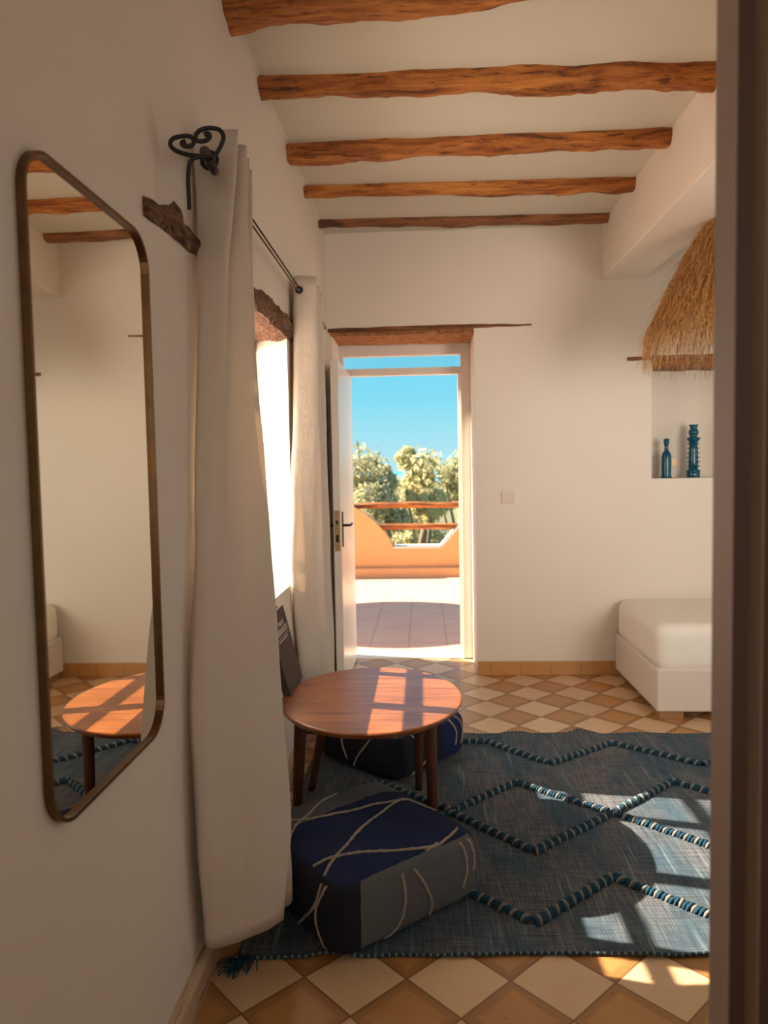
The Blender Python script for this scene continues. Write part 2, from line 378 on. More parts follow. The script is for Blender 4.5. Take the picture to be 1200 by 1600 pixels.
bm = bmesh.new(); box(bm, (-.95, -1.45, 0), (1.5, -1.3, 3.1)); tag(obj('wall_rear', bm, 'wall'), kind='structure')
bm = bmesh.new(); box(bm, (1.4, -1.3, 0), (1.5, .80, 3.1)); tag(obj('wall_side', bm, 'wall'), kind='structure')
# skirtings
bm = bmesh.new(); box(bm, (.355, YF-.016, 0), (RX, YF, .094), .003); tag(obj('baseboard_back', bm, 'skirt'), kind='structure')
bm = bmesh.new(); prism(bm, [(WX, 0), (WX+.022, 0), (WX+.022, .075), (WX+.012, .095), (WX, .095)], -1.3, YF, 'y'); tag(obj('baseboard_left', bm, 'skirtside'), kind='structure')

# ------------------------------------------------------------------ outside
bm = bmesh.new(); box(bm, (-9, -3, -.3), (WX-.325, 9.7, -.02)); box(bm, (WX-.325, YD, -.3), (6, 9.7, -.02)); tag(obj('floor_terrace', bm, 'terrace'), kind='structure')
bm = bmesh.new(); PY = 9.6
left = [(-.91, .90), (-.75, .80), (-.62, .69), (-.52, .575), (-.45, .46), (-.395, .35)]
pts = [(-7, -.1), (6, -.1), (6, .98), (.80, .98), (.235, .35)] + left[::-1] + [(-1.05, .97), (-7, .97)]
prism(bm, pts, PY, PY+.28, 'y'); box(bm, (-7, 9.49, -.1), (6, PY, .10), .02)
tag(obj('wall_parapet', bm, 'orange'), kind='structure')
bm = bmesh.new()
edge = [left[-1], (.235, .35), (.80, .98), (6, .98)]
for a, b in zip(edge, edge[1:]):
    dx, dz = b[0]-a[0], b[1]-a[1]; L = math.hypot(dx, dz); nx, nz = -dz/L*.025, dx/L*.025
    prism(bm, [a, b, (b[0]+nx, b[1]+nz), (a[0]+nx, a[1]+nz)], PY-.008, PY+.29, 'y')
tag(obj('trim_3', bm, 'cap'), kind='structure')
for z, lab in ((.915, 'upper wooden rail across the notch in the orange terrace wall'), (.625, 'lower wooden rail across the notch in the orange terrace wall')):
    bm = bmesh.new(); rnd = random.Random(int(z*100))
    P = [(-1.6+i*.16, PY+.12, z+.012*noise.noise((i*.3, z*9, 0))) for i in range(21)]
    tube(bm, P, lambda i: .040+.006*noise.noise((i*.5, 0, z*5)), 12)
    tag(obj('wooden_rail', bm, 'beam', smooth=True), lab, 'rail', 'rails of the terrace wall')
# far land and sea
bm = bmesh.new(); box(bm, (-60, 10.5, -4.5), (60, 300, -4)); tag(obj('ground', bm, 'ground'), kind='structure')
bm = bmesh.new(); box(bm, (-9000, 300, -41), (9000, 12000, -40)); tag(obj('sea', bm, 'sea'), kind='structure')
def tree(x, y, top, rad, mat, seed, label):
    rnd = random.Random(seed); root = empty('tree', (x, y, -4), label, 'tree', 'trees beyond the terrace wall')
    bm = bmesh.new()
    tube(bm, path([(x, y, -4), (x+.1, y, -2.4), (x-.1, y, -.8), (x, y, top-1.6)], 10), lambda i: .20*(1-i/14), 8)
    for i in range(5):
        a = i*1.3; tube(bm, path([(x, y, -1.8+i*.25), (x+math.cos(a)*rad*.4, y+math.sin(a)*rad*.4, -1+i*.3), (x+math.cos(a)*rad*.75, y+math.sin(a)*rad*.75, min(top-.8, -.2+i*.4))], 6), lambda i: .07*(1-i/8), 6)
    obj('trunk', bm, 'bark', root, True)
    bm = bmesh.new()
    blobs = []
    for i in range(44):
        a = rnd.uniform(0, 6.28); u = rnd.random(); rr = rad*math.sqrt(rnd.random())*(1-.35*u)
        br = rnd.uniform(.28, .52)*rad*.62
        zz = -2.6 + u*(top-br*.7+2.6)
        blobs.append((Vector((x+math.cos(a)*rr*.9, y+math.sin(a)*rr*.9, zz)), br))
    blobs.append((Vector((x, y, top-.45)), .5))
    for c, br in blobs:
        for q in range(520):
            d = Vector((rnd.gauss(0, 1), rnd.gauss(0, 1), rnd.gauss(0, .85))); d.normalize()
            p = c + d*br*(rnd.random()**.35)
            s = rnd.uniform(.025, .062)
            t = Vector((rnd.gauss(0, 1), rnd.gauss(0, 1), rnd.gauss(0, 1))).normalized(); b = t.cross(d)
            if b.length < .05: continue
            b.normalize()
            bm.faces.new([bm.verts.new(p+t*s*1.6), bm.verts.new(p+b*s*.55), bm.verts.new(p-t*s*1.6), bm.verts.new(p-b*s*.55)])
    obj('crown', bm, mat, root, normals=False)
tree(-1.10, 13.8, 1.86, .95, 'leafA', 1, 'olive green tree at the left of the open doorway view')
tree(.02, 14.6, 1.80, .62, 'leafB', 2, 'yellowish tree in the middle of the open doorway view')
tree(.95, 15.4, 1.80, .85, 'leafA', 3, 'olive green tree at the right of the open doorway view')
tree(-.75, 18.5, 1.15, 1.9, 'leafA', 4, 'lower green tree seen in the gap between the front trees')
tree(2.3, 21.5, 1.5, 1.9, 'leafB', 5, 'more distant pale tree behind the right hand trees')
# parasol added out of frame to cast the round shadow before the door
pr = empty('parasol', (-3.25, 7.4, -.02), 'unseen round canvas parasol added on the terrace for its shadow', 'parasol')
bm = bmesh.new(); lathe(bm, [(.02, 0), (.02, 2.55)], (-3.25, 7.4, -.02), 12); obj('pole', bm, 'beam', pr, True)
bm = bmesh.new(); lathe(bm, [(.22, 0), (.22, .05), (.04, .08)], (-3.25, 7.4, -.02), 24); obj('base', bm, 'cap', pr, True)
bm = bmesh.new(); lathe(bm, [(1.0, 2.28), (1.02, 2.38), (.5, 2.52), (.02, 2.60)], (-3.25, 7.4, -.02), 40); obj('canopy', bm, 'parasol', pr)

# ------------------------------------------------------------------ door: frame, transom, open leaf
dr = bpy.data.objects.new('door_1', None); COL.objects.link(dr); dr.location = (-.1, 5.32, 0); tag(dr, kind='structure')
bm = bmesh.new()
box(bm, (-.60, 5.30, 0), (-.558, 5.37, 2.30)); box(bm, (.285, 5.30, 0), (.351, 5.37, 2.30)); box(bm, (-.558, 5.303, 2.215), (.285, 5.37, 2.30)); box(bm, (-.558, 5.305, 2.075), (.285, 5.365, 2.125))
box(bm, (.265, 5.34, 0), (.285, 5.37, 2.075))
obj('door_frame', bm, 'whitepaint', dr)
bm = bmesh.new(); box(bm, (-.558, 5.33, 2.125), (.285, 5.334, 2.215)); obj('pane', bm, 'glass', dr)
bm = bmesh.new(); box(bm, (-.585, 5.30, -.01), (.352, YD+.02, .012), .004); obj('threshold', bm, 'cap', dr)
lf = bmesh.new(); box(lf, (-.552, 4.46, .015), (-.503, 5.30, 2.072), .004); leaf = obj('door_leaf', lf, 'whitepaint', dr)
bm = bmesh.new(); box(bm, (-.545, 4.457, .90), (-.512, 4.462, 1.15)); obj('lock_plate', bm, 'lock', leaf)
bm = bmesh.new(); box(bm, (-.535, 4.4555, 1.065), (-.522, 4.458, 1.09)); box(bm, (-.537, 4.4555, .955), (-.520, 4.458, 1.00)); obj('bolt', bm, 'black', leaf)
for s in (1, -1):
    bm = bmesh.new(); x0 = -.503 if s > 0 else -.552
    box(bm, (min(x0, x0+s*.006), 4.50, .92), (max(x0, x0+s*.006), 4.54, 1.14), .002)
    tube(bm, [(x0, 4.52, 1.055), (x0+s*.045, 4.52, 1.055), (x0+s*.05, 4.525, 1.055), (x0+s*.05, 4.63, 1.058)], .008, 10)
    obj('handle', bm, 'black', leaf, True)

# ------------------------------------------------------------------ rough timbers
def log(name, P, r, mat, label, cat, group=None, seed=0, squash=(1, 1), rough=.16, seg=26):
    bm = bmesh.new(); n = len(P); rings = []
    pts = [Vector(p) for p in P]
    d0 = (pts[-1]-pts[0]).normalized(); side = Vector((0, 0, 1)).cross(d0).normalized()
    for i, p in enumerate(pts):
        ring = []
        for j in range(seg):
            a = 2*math.pi*j/seg
            k = 1 + rough*noise.noise((i*.16+seed*7, math.cos(a)*1.1, math.sin(a)*1.1)) + rough*.35*noise.noise((i*.7, math.cos(a)*3+seed, math.sin(a)*3))
            rr = r(i/(n-1))*k
            ring.append(bm.verts.new(p + side*math.cos(a)*rr*squash[0] + Vector((0, 0, 1))*math.sin(a)*rr*squash[1]))
        rings.append(ring)
    for A, B in zip(rings, rings[1:]):
        for j in range(seg): bm.faces.new((A[j], A[(j+1) % seg], B[(j+1) % seg], B[j]))
    bm.faces.new(rings[0][::-1]); bm.faces.new(rings[-1])
    return tag(obj(name, bm, mat, smooth=True), label, cat, group)
G = 'log beams under the ceiling'
beams = [  # y left, y right, z left, z right, r left, r right, label
 (2.50, 2.42, 2.958, 2.958, .078, .055, 'thick log ceiling beam nearest the viewer, cut by the top edge of the photo'),
 (2.99, 3.06, 2.952, 2.955, .058, .068, 'second nearest ceiling beam, rough log with dark cracks and a knot at its right end'),
 (3.60, 3.60, 2.950, 2.952, .064, .056, 'middle ceiling beam, smooth reddish log tapering to the right'),
 (4.10, 4.17, 2.950, 2.952, .046, .056, 'fourth ceiling beam from the viewer, slim orange brown log'),
 (4.64, 4.72, 2.952, 2.955, .036, .046, 'thinnest and farthest ceiling beam, crooked dark log close to the back wall')]
for i, (ya, yb, za, zb, ra, rb, lab) in enumerate(beams):
    x1 = 1.20; n = 60
    P = []
    for q in range(n+1):
        t = q/n
        P.append((WX-.02+(x1-WX+.02)*t, ya+(yb-ya)*t+.02*noise.noise((t*3, i*5, 0)), za+(zb-za)*t+.014*noise.noise((t*3.5, i*3+1, 4))))
    bump = (lambda t: .012*math.exp(-((t-.45)/.07)**2)) if i == 4 else ((lambda t: .010*math.exp(-((t-.62)/.08)**2)) if i == 1 else (lambda t: 0))
    log('ceiling_beam', P, lambda t, ra=ra, rb=rb, bump=bump: ra+(rb-ra)*t+bump(t), 'beam' if i != 4 else 'beamdark', lab, 'beam', G, seed=i*3+1, rough=.30)
# lintel over the left window : palm trunk bedded in the wall
bm = bmesh.new()
prof = [(1.665, 1.985, 2.030), (1.75, 1.992, 2.045), (1.83, 1.995, 2.060), (1.88, 1.996, 2.095), (1.93, 1.998, 2.062), (2.06, 2.003, 2.062), (2.3, 2.008, 2.07), (2.5, 2.010, 2.07), (2.7, 2.013, 2.078), (2.85, 2.015, 2.105), (3.0, 2.016, 2.12), (3.15, 2.018, 2.125), (3.3, 2.02, 2.12), (3.45, 2.02, 2.135), (3.58, 2.025, 2.12)]
N = 120; rows = []
for i in range(N+1):
    y = 1.665+(3.62-1.665)*i/N
    for a, b in zip(prof, prof[1:]):
        if a[0] <= y <= b[0]: u = (y-a[0])/(b[0]-a[0]); zl = a[1]+(b[1]-a[1])*u; zh = a[2]+(b[2]-a[2])*u; break
    else: zl, zh = prof[-1][1:]
    zh += .012*noise.noise((y*14, 2, 0)); zl += .006*noise.noise((y*11, 7, 0)); ring = []
    for j in range(9):
        t = j/8; z = zl+(zh-zl)*t
        ring.append((WX+.004+.016*math.sin(math.pi*t)+.012*noise.noise((y*12, z*30, 0)), y, z))
    dep = -.93 if y > 2.22 else -.66
    for j in range(11):
        t = j/10; x = WX+(dep-WX)*t
        ring.insert(0, (x, y + (t*.0), zl-.012*math.sin(math.pi*min(1, t*3))*(1 if y > 2.25 else 0)+.010*noise.noise((y*9, x*14, 5))))
    ring.append((dep, y, zh)); rows.append([bm.verts.new(p) for p in ring])
for A, B in zip(rows, rows[1:]):
    for j in range(len(A)): bm.faces.new((A[j], A[(j+1) % len(A)], B[(j+1) % len(A)], B[j]))
bm.faces.new(rows[0][::-1]); bm.faces.new(rows[-1])
tag(obj('window_lintel', bm, 'lintelL', smooth=False), 'rough palm wood lintel set in the left wall above the window behind the curtains', 'lintel')
def strip(name, x0, x1, zf, y0, y1, mat, parent=None, seed=0):
    bm = bmesh.new(); n = 50; rows = []
    for i in range(n+1):
        t = i/n; x = x0+(x1-x0)*t; lo, hi = zf(t)
        lo += .004*noise.noise((x*9, seed, 0)); hi += .004*noise.noise((x*7, seed+3, 0))
        ring = [(x, y0+.004*noise.noise((x*6, seed, 2)), lo), (x, y0-.004+.004*noise.noise((x*8, seed, 4)), (lo+hi)/2), (x, y0, hi), (x, y1, hi)]
        for q in range(1, 7): ring.append((x, y1+(y0-y1)*q/7, lo+.008*noise.noise((x*5, q*.8, seed))))
        rows.append([bm.verts.new(p) for p in ring])
    for A, B in zip(rows, rows[1:]):
        for j in range(len(A)): bm.faces.new((A[j], A[(j+1) % len(A)], B[(j+1) % len(A)], B[j]))
    bm.faces.new(rows[0][::-1]); bm.faces.new(rows[-1]); return obj(name, bm, mat, parent)
dl = empty('door_lintel', (.06, YF, 2.28), 'weathered plank lintel above the open terrace door', 'lintel')
strip('beam_face', -.612, .728, lambda t: (2.313+.012*max(0, (t-.62)/.38)-.003, 2.345-.014*max(0, (t-.55)/.45)**1.5-.008*(1-t)), YF-.006, YF+.1, 'beamdark', dl, 3)
strip('soffit_plank', -.60, .352, lambda t: (2.285-.004*t, 2.318), YF-.001, 5.31, 'lintelD', dl, 8)
nl = empty('niche_lintel', (1.8, YF, 2.02), 'short wooden lintel above the wall niche with the blue bottles', 'lintel')
strip('beam_face', 1.345, 1.60, lambda t: (2.078, 2.098+.004*t), YF-.006, YF+.05, 'beamdark', nl, 5)
strip('soffit_plank', 1.505, 2.25, lambda t: (2.030, 2.106), YF-.008, YF+.27, 'beamdark', nl, 11)

# ------------------------------------------------------------------ curtain rod
RXr, RZ = -.57, 2.255
rod = empty('curtain_rod', (RXr, 3.2, RZ), 'thin twin-bar metal curtain rod running along the left wall above the window', 'curtain rod')
bm = bmesh.new()
tube(bm, [(RXr, 2.0, RZ+.011), (RXr, 4.42, RZ+.011), (RXr, 4.435, RZ+.004), (RXr, 4.435, RZ-.004), (RXr, 4.42, RZ-.011), (RXr, 2.0, RZ-.011)], .0036, 8)
obj('bar', bm, 'rodmetal', rod, True)
bm = bmesh.new(); tube(bm, [(WX-.01, 4.2, RZ), (RXr, 4.2, RZ)], .006, 8); obj('wall_hook', bm, 'iron', rod, True)
# scroll bracket
YB = 1.79
br = empty('scroll_bracket', (WX, YB, 2.0), 'black wrought iron heart-shaped scroll bracket at the near end of the curtain rod', 'bracket')
heart = [(-0.5004, YB, 2.1608), (-0.4860, YB, 2.1693), (-0.4728, YB, 2.1899), (-0.4674, YB, 2.2092), (-0.4764, YB, 2.2246), (-0.4966, YB, 2.2299), (-0.5186, YB, 2.2279), (-0.5331, YB, 2.2179), (-0.5351, YB, 2.2045), (-0.5243, YB, 2.1995), (-0.5085, YB, 2.2019), (-0.5003, YB, 2.2105), (-0.5064, YB, 2.2168), (-0.5143, YB, 2.2141)]
heart2 = [(-0.5004, YB, 2.1608), (-0.5270, YB, 2.1649), (-0.5614, YB, 2.1708), (-0.5863, YB, 2.1809), (-0.5985, YB, 2.1950), (-0.5917, YB, 2.2083), (-0.5710, YB, 2.2135), (-0.5505, YB, 2.2126), (-0.5399, YB, 2.2031), (-0.5434, YB, 2.1927), (-0.5561, YB, 2.1887), (-0.5670, YB, 2.1922), (-0.5684, YB, 2.1983), (-0.5604, YB, 2.2010)]
bm = bmesh.new()
for h in (heart, heart2): tube(bm, path(h, 70), lambda i: .0055 if i < 62 else .0065, 8)
obj('heart_scroll', bm, 'iron', br, True)
bm = bmesh.new(); tube(bm, path([(-0.5113, YB, 2.1628), (-0.5365, YB, 2.1623), (-0.5494, YB, 2.1537), (-0.5547, YB, 2.1373), (-0.5574, YB, 2.1040), (-0.5569, YB, 2.0736), (-0.5565, YB, 2.0401)], 30), .0055, 8)
obj('stem', bm, 'iron', br, True)
bm = bmesh.new(); p = Vector((-0.5021, YB, 2.1549)); tube(bm, [p, p+Vector((0, .04, -.01)), Vector((RXr, 1.985, RZ+.004)), Vector((RXr, 2.02, RZ))], lambda i: (.009, .011, .015, .015)[i], 10)
obj('rod_socket', bm, 'iron', br, True)

# ------------------------------------------------------------------ curtains
def curtain(label, levels, nu, nz, holes):
    bm = bmesh.new(); zs = [l[0] for l in levels]; grid = []
    for k in range(nz+1):
        z = zs[0]+(zs[-1]-zs[0])*k/nz
        for a in range(len(zs)-1):
            if zs[a] >= z >= zs[a+1]-1e-9: break
        u = (zs[a]-z)/(zs[a]-zs[a+1]); row = []
        L = [levels[max(a-1, 0)][1], levels[a][1], levels[a+1][1], levels[min(a+2, len(zs)-1)][1]]
        def cz(p0, p1, p2, p3): return .5*(2*p1+(p2-p0)*u+(2*p0-5*p1+4*p2-p3)*u*u+(3*p1-p0-3*p2+p3)*u**3)
        P = [Vector((cz(*[q[j][0] for q in L]), cz(*[q[j][1] for q in L]))) for j in range(len(L[0]))]
        for i in range(nu+1):
            p = catmull(P, i/nu)
            zz = z - (.02*math.sin(i/nu*9) * max(0, (.9-z)))*0 + .010*noise.noise((p.x*14, p.y*14, 0))*(1 if k == nz else 0)
            wob = .007*noise.noise((p.y*7+p.x*9, z*3, 5)) + .005*noise.noise((p.x*26, p.y*16, z*2.2))*min(1, (2.35-z)*1.5)
            row.append(bm.verts.new((p.x+wob, p.y+wob*.5, zz)))
        grid.append(row)
    for a, b in zip(grid, grid[1:]):
        for i in range(nu): bm.faces.new((a[i], a[i+1], b[i+1], b[i]))
    yy = sum(p[1] for p in levels[0][1])/len(levels[0][1])
    root = empty('curtain', (-.57, yy, levels[-1][0]), label, 'curtain', 'curtains of the left window')
    o = obj('cloth', bm, 'curtain', root, True, normals=False)
    s = o.modifiers.new('thickness', 'SOLIDIFY'); s.thickness = .003; s.offset = 0
    # stitched hems along the bottom and under the rod
    for kk in (nz-3,):
        bm = bmesh.new(); pts = [Vector(v) for v in [(o.data.vertices[kk*(nu+1)+i].co) for i in range(nu+1)]]
        tube(bm, pts, .0022, 5); obj('hem', bm, 'curtain', root, True)
    for (x, y, z, r) in holes:
        bm = bmesh.new(); tube(bm, [(x+math.cos(a)*r, y, z+math.sin(a)*r) for a in [i/16*2*math.pi for i in range(16)]], .006, 8, closed=True)
        obj('grommet', bm, 'iron', root, True)
    return root
c1 = [
 (2.335, [(-.618, 2.045), (-.585, 2.035), (-.505, 2.03), (-.50, 2.045), (-.60, 2.09), (-.60, 2.10), (-.505, 2.125), (-.505, 2.14), (-.60, 2.19), (-.505, 2.22), (-.60, 2.27), (-.515, 2.30), (-.60, 2.35)]),
 (2.00, [(-.612, 2.03), (-.585, 2.015), (-.528, 2.00), (-.52, 2.02), (-.57, 2.06), (-.56, 2.09), (-.505, 2.13), (-.505, 2.15), (-.58, 2.20), (-.51, 2.23), (-.60, 2.29), (-.525, 2.32), (-.60, 2.38)]),
 (1.47, [(-.615, 1.965), (-.60, 1.945), (-.562, 1.95), (-.550, 1.98), (-.553, 2.05), (-.535, 2.10), (-.490, 2.17), (-.485, 2.20), (-.54, 2.23), (-.50, 2.26), (-.59, 2.30), (-.53, 2.33), (-.60, 2.38)]),
 (.83, [(-.618, 1.860), (-.60, 1.835), (-.572, 1.835), (-.550, 1.87), (-.525, 1.92), (-.488, 1.97), (-.437, 2.04), (-.427, 2.08), (-.50, 2.09), (-.455, 2.115), (-.55, 2.12), (-.51, 2.145), (-.60, 2.17)]),
 (.40, [(-.612, 1.85), (-.59, 1.815), (-.565, 1.82), (-.535, 1.86), (-.505, 1.90), (-.455, 1.94), (-.408, 2.01), (-.402, 2.045), (-.47, 2.08), (-.425, 2.13), (-.52, 2.19), (-.48, 2.23), (-.59, 2.28)]),
 (.13, [(-.610, 1.875), (-.595, 1.850), (-.57, 1.852), (-.54, 1.872), (-.51, 1.890), (-.465, 1.92), (-.418, 1.965), (-.418, 2.0), (-.45, 2.02), (-.405, 2.07), (-.50, 2.12), (-.46, 2.17), (-.58, 2.22)])]
curtain('long cream cotton curtain in the foreground, its hem just above the blue pouf', c1, 150, 60, [(RXr, 2.030, RZ, .022)])
c2 = [
 (2.325, [(-.60, 3.52), (-.575, 3.50), (-.505, 3.52), (-.50, 3.55), (-.605, 3.60), (-.508, 3.71), (-.60, 3.77), (-.515, 3.87), (-.60, 3.92), (-.528, 3.98), (-.60, 4.06)]),
 (1.5, [(-.61, 3.43), (-.585, 3.43), (-.508, 3.50), (-.498, 3.545), (-.605, 3.60), (-.502, 3.72), (-.60, 3.78), (-.508, 3.88), (-.595, 3.93), (-.518, 3.98), (-.60, 4.06)]),
 (.9, [(-.618, 3.37), (-.60, 3.36), (-.525, 3.50), (-.492, 3.555), (-.60, 3.60), (-.498, 3.72), (-.59, 3.78), (-.503, 3.88), (-.59, 3.93), (-.512, 3.98), (-.60, 4.06)]),
 (.10, [(-.60, 3.50), (-.565, 3.52), (-.53, 3.56), (-.500, 3.60), (-.59, 3.64), (-.496, 3.74), (-.58, 3.79), (-.497, 3.88), (-.58, 3.93), (-.502, 3.98), (-.60, 4.06)])]
curtain('narrow gathered cream curtain at the far end of the rod, beside the terrace door', c2, 120, 40, [(RXr, 3.488, RZ, .013)])

# ------------------------------------------------------------------ mirror
mr = empty('wall_mirror', (WX, 1.39, .805), 'tall rounded-corner mirror with thin brass frame on the left wall', 'mirror')
def rrect(y0, y1, z0, z1, r, n=10):
    out = []
    for cy, cz, a0 in ((y1-r, z1-r, 0), (y0+r, z1-r, 90), (y0+r, z0+r, 180), (y1-r, z0+r, 270)):
        for i in range(n+1): a = math.radians(a0+90*i/n); out.append((cy+r*math.cos(a), cz+r*math.sin(a)))
    return out
my0, my1, mz0, mz1 = 1.135, 1.645, .808, 1.925
bm = bmesh.new(); prism(bm, rrect(my0, my1, mz0, mz1, .075), WX+.002, WX+.006, 'x'); obj('glass', bm, 'mirror', mr)
bm = bmesh.new()
A = rrect(my0-.005, my1+.005, mz0-.005, mz1+.005, .080); B = rrect(my0+.002, my1-.002, mz0+.002, mz1-.002, .073); n = len(A)
va = [[bm.verts.new((x, p[0], p[1])) for p in L] for L, x in ((A, WX), (A, WX+.015), (B, WX+.015), (B, WX+.005))]
for a, b in zip(va, va[1:]+va[:1]):
    for i in range(n): bm.faces.new((a[i], a[(i+1) % n], b[(i+1) % n], b[i]))
obj('frame', bm, 'brass', mr)

# ------------------------------------------------------------------ table
TZ = .53; TC = (-.207, 2.755); TA, TB = .346, .408
tb = empty('coffee_table', (TC[0], TC[1], .009), 'oval teak coffee table with four round tapered legs, standing on the blue rug', 'table')
bm = bmesh.new(); seg = 96; prof = [(-.035, -.024), (-.012, -.022), (-.002, -.010), (0, -.005), (-.003, -.001), (-.010, 0)]
rings = [[bm.verts.new((TC[0]+(TA+o)*math.cos(2*math.pi*j/seg), TC[1]+(TB+o)*math.sin(2*math.pi*j/seg), TZ+z)) for j in range(seg)] for o, z in prof]
for A, B in zip(rings, rings[1:]):
    for j in range(seg): bm.faces.new((A[j], A[(j+1) % seg], B[(j+1) % seg], B[j]))
bm.faces.new(rings[0][::-1]); bm.faces.new(rings[-1]); obj('tabletop', bm, 'teak', tb)
legs = [((-.455, 2.585), (-.487, 2.60)), ((.015, 2.59), (.022, 2.60)), ((-.40, 3.02), (-.505, 3.09)), ((-.03, 3.03), (-.035, 3.10))]
tops = [l[0] for l in legs]
for a, b in legs:
    bm = bmesh.new(); n = 10
    tube(bm, [(a[0]+(b[0]-a[0])*i/n, a[1]+(b[1]-a[1])*i/n, TZ-.02+(.010-TZ+.02)*i/n) for i in range(n+1)], lambda i: .023-.007*(i/10)**1.3, 16)
    obj('leg', bm, 'teakleg', tb, True)
bm = bmesh.new()
for a, b in ((0, 1), (1, 3), (3, 2), (2, 0)):
    p, q = Vector(tops[a]), Vector(tops[b]); d = (q-p).normalized(); s = Vector((-d.y, d.x))*.010
    prism(bm, [tuple(p+s), tuple(q+s), tuple(q-s), tuple(p-s)], TZ-.085, TZ-.022)
obj('apron', bm, 'teakleg', tb)

# ------------------------------------------------------------------ book leaning on the wall
bw, bh, bt = .275, .315, .026
book = empty('hardback_book', (-.53, 2.92, TZ), 'dark hardback book leaning upright against the wall at the back of the coffee table', 'book')
p0 = Vector((-.522, 2.745, TZ+.001)); dy = Vector((0.01, 1, 0)).normalized(); lean = math.radians(14)
dz = Vector((-math.sin(lean), 0, math.cos(lean))); dn = dy.cross(dz).normalized()
if dn.x < 0: dn = -dn
def bb(bm, a, b):
    vs = []
    for u, v, w in ((a[0],a[1],a[2]),(b[0],a[1],a[2]),(b[0],b[1],a[2]),(a[0],b[1],a[2]),(a[0],a[1],b[2]),(b[0],a[1],b[2]),(b[0],b[1],b[2]),(a[0],b[1],b[2])):
        vs.append(bm.verts.new(p0+dy*u+dz*v+dn*w))
    for f in ((3,2,1,0),(4,5,6,7),(0,1,5,4),(1,2,6,5),(2,3,7,6),(3,0,4,7)): bm.faces.new([vs[i] for i in f])
bm = bmesh.new(); bb(bm, (0, 0, -.003), (bw, bh, 0)); bb(bm, (0, 0, -bt), (bw, bh, -bt+.003)); bb(bm, (0, 0, -bt), (.003, bh, 0)); obj('cover', bm, 'book', book)
bm = bmesh.new(); bb(bm, (.003, .003, -bt+.003), (bw-.005, bh-.004, -.003)); obj('pages', bm, 'paper', book)
def text(name, s, size, origin, xd, yd, parent, align='CENTER'):
    c = bpy.data.curves.new(name, 'FONT'); c.body = s; c.size = size; c.align_x = align; c.extrude = .0004
    t = bpy.data.objects.new(name, c); COL.objects.link(t)
    zd = xd.cross(yd); t.matrix_world = Matrix(((xd.x, yd.x, zd.x, origin.x), (xd.y, yd.y, zd.y, origin.y), (xd.z, yd.z, zd.z, origin.z), (0, 0, 0, 1)))
    bpy.context.view_layer.update()
    me = bpy.data.meshes.new_from_object(t.evaluated_get(bpy.context.evaluated_depsgraph_get())); me.transform(t.matrix_world)
    bpy.data.objects.remove(t); me.materials.clear(); me.materials.append(M['title'])
    o = bpy.data.objects.new(name, me); COL.objects.link(o); o.parent = parent; o.matrix_parent_inverse = Matrix.Translation(-parent.location); return o
mid = p0+dy*bw/2+dn*.0006
text('title', 'MUSE DE', .024, mid+dz*.252+dy*.02, dy, dz, book)
text('title', 'MARRAKECH', .036, mid+dz*.220+dy*.005, dy, dz, book)
bm = bmesh.new(); bb(bm, (.03, .208, .0002), (bw-.02, .2095, .0008)); bb(bm, (.06, .196, .0002), (bw-.06, .200, .0008)); obj('title_rule', bm, 'title', book)
text('spine_title', 'MARRAKECH', .017, p0-dy*.0006+dz*.16-dn*(bt*.68), dz, dn if False else dn, book)

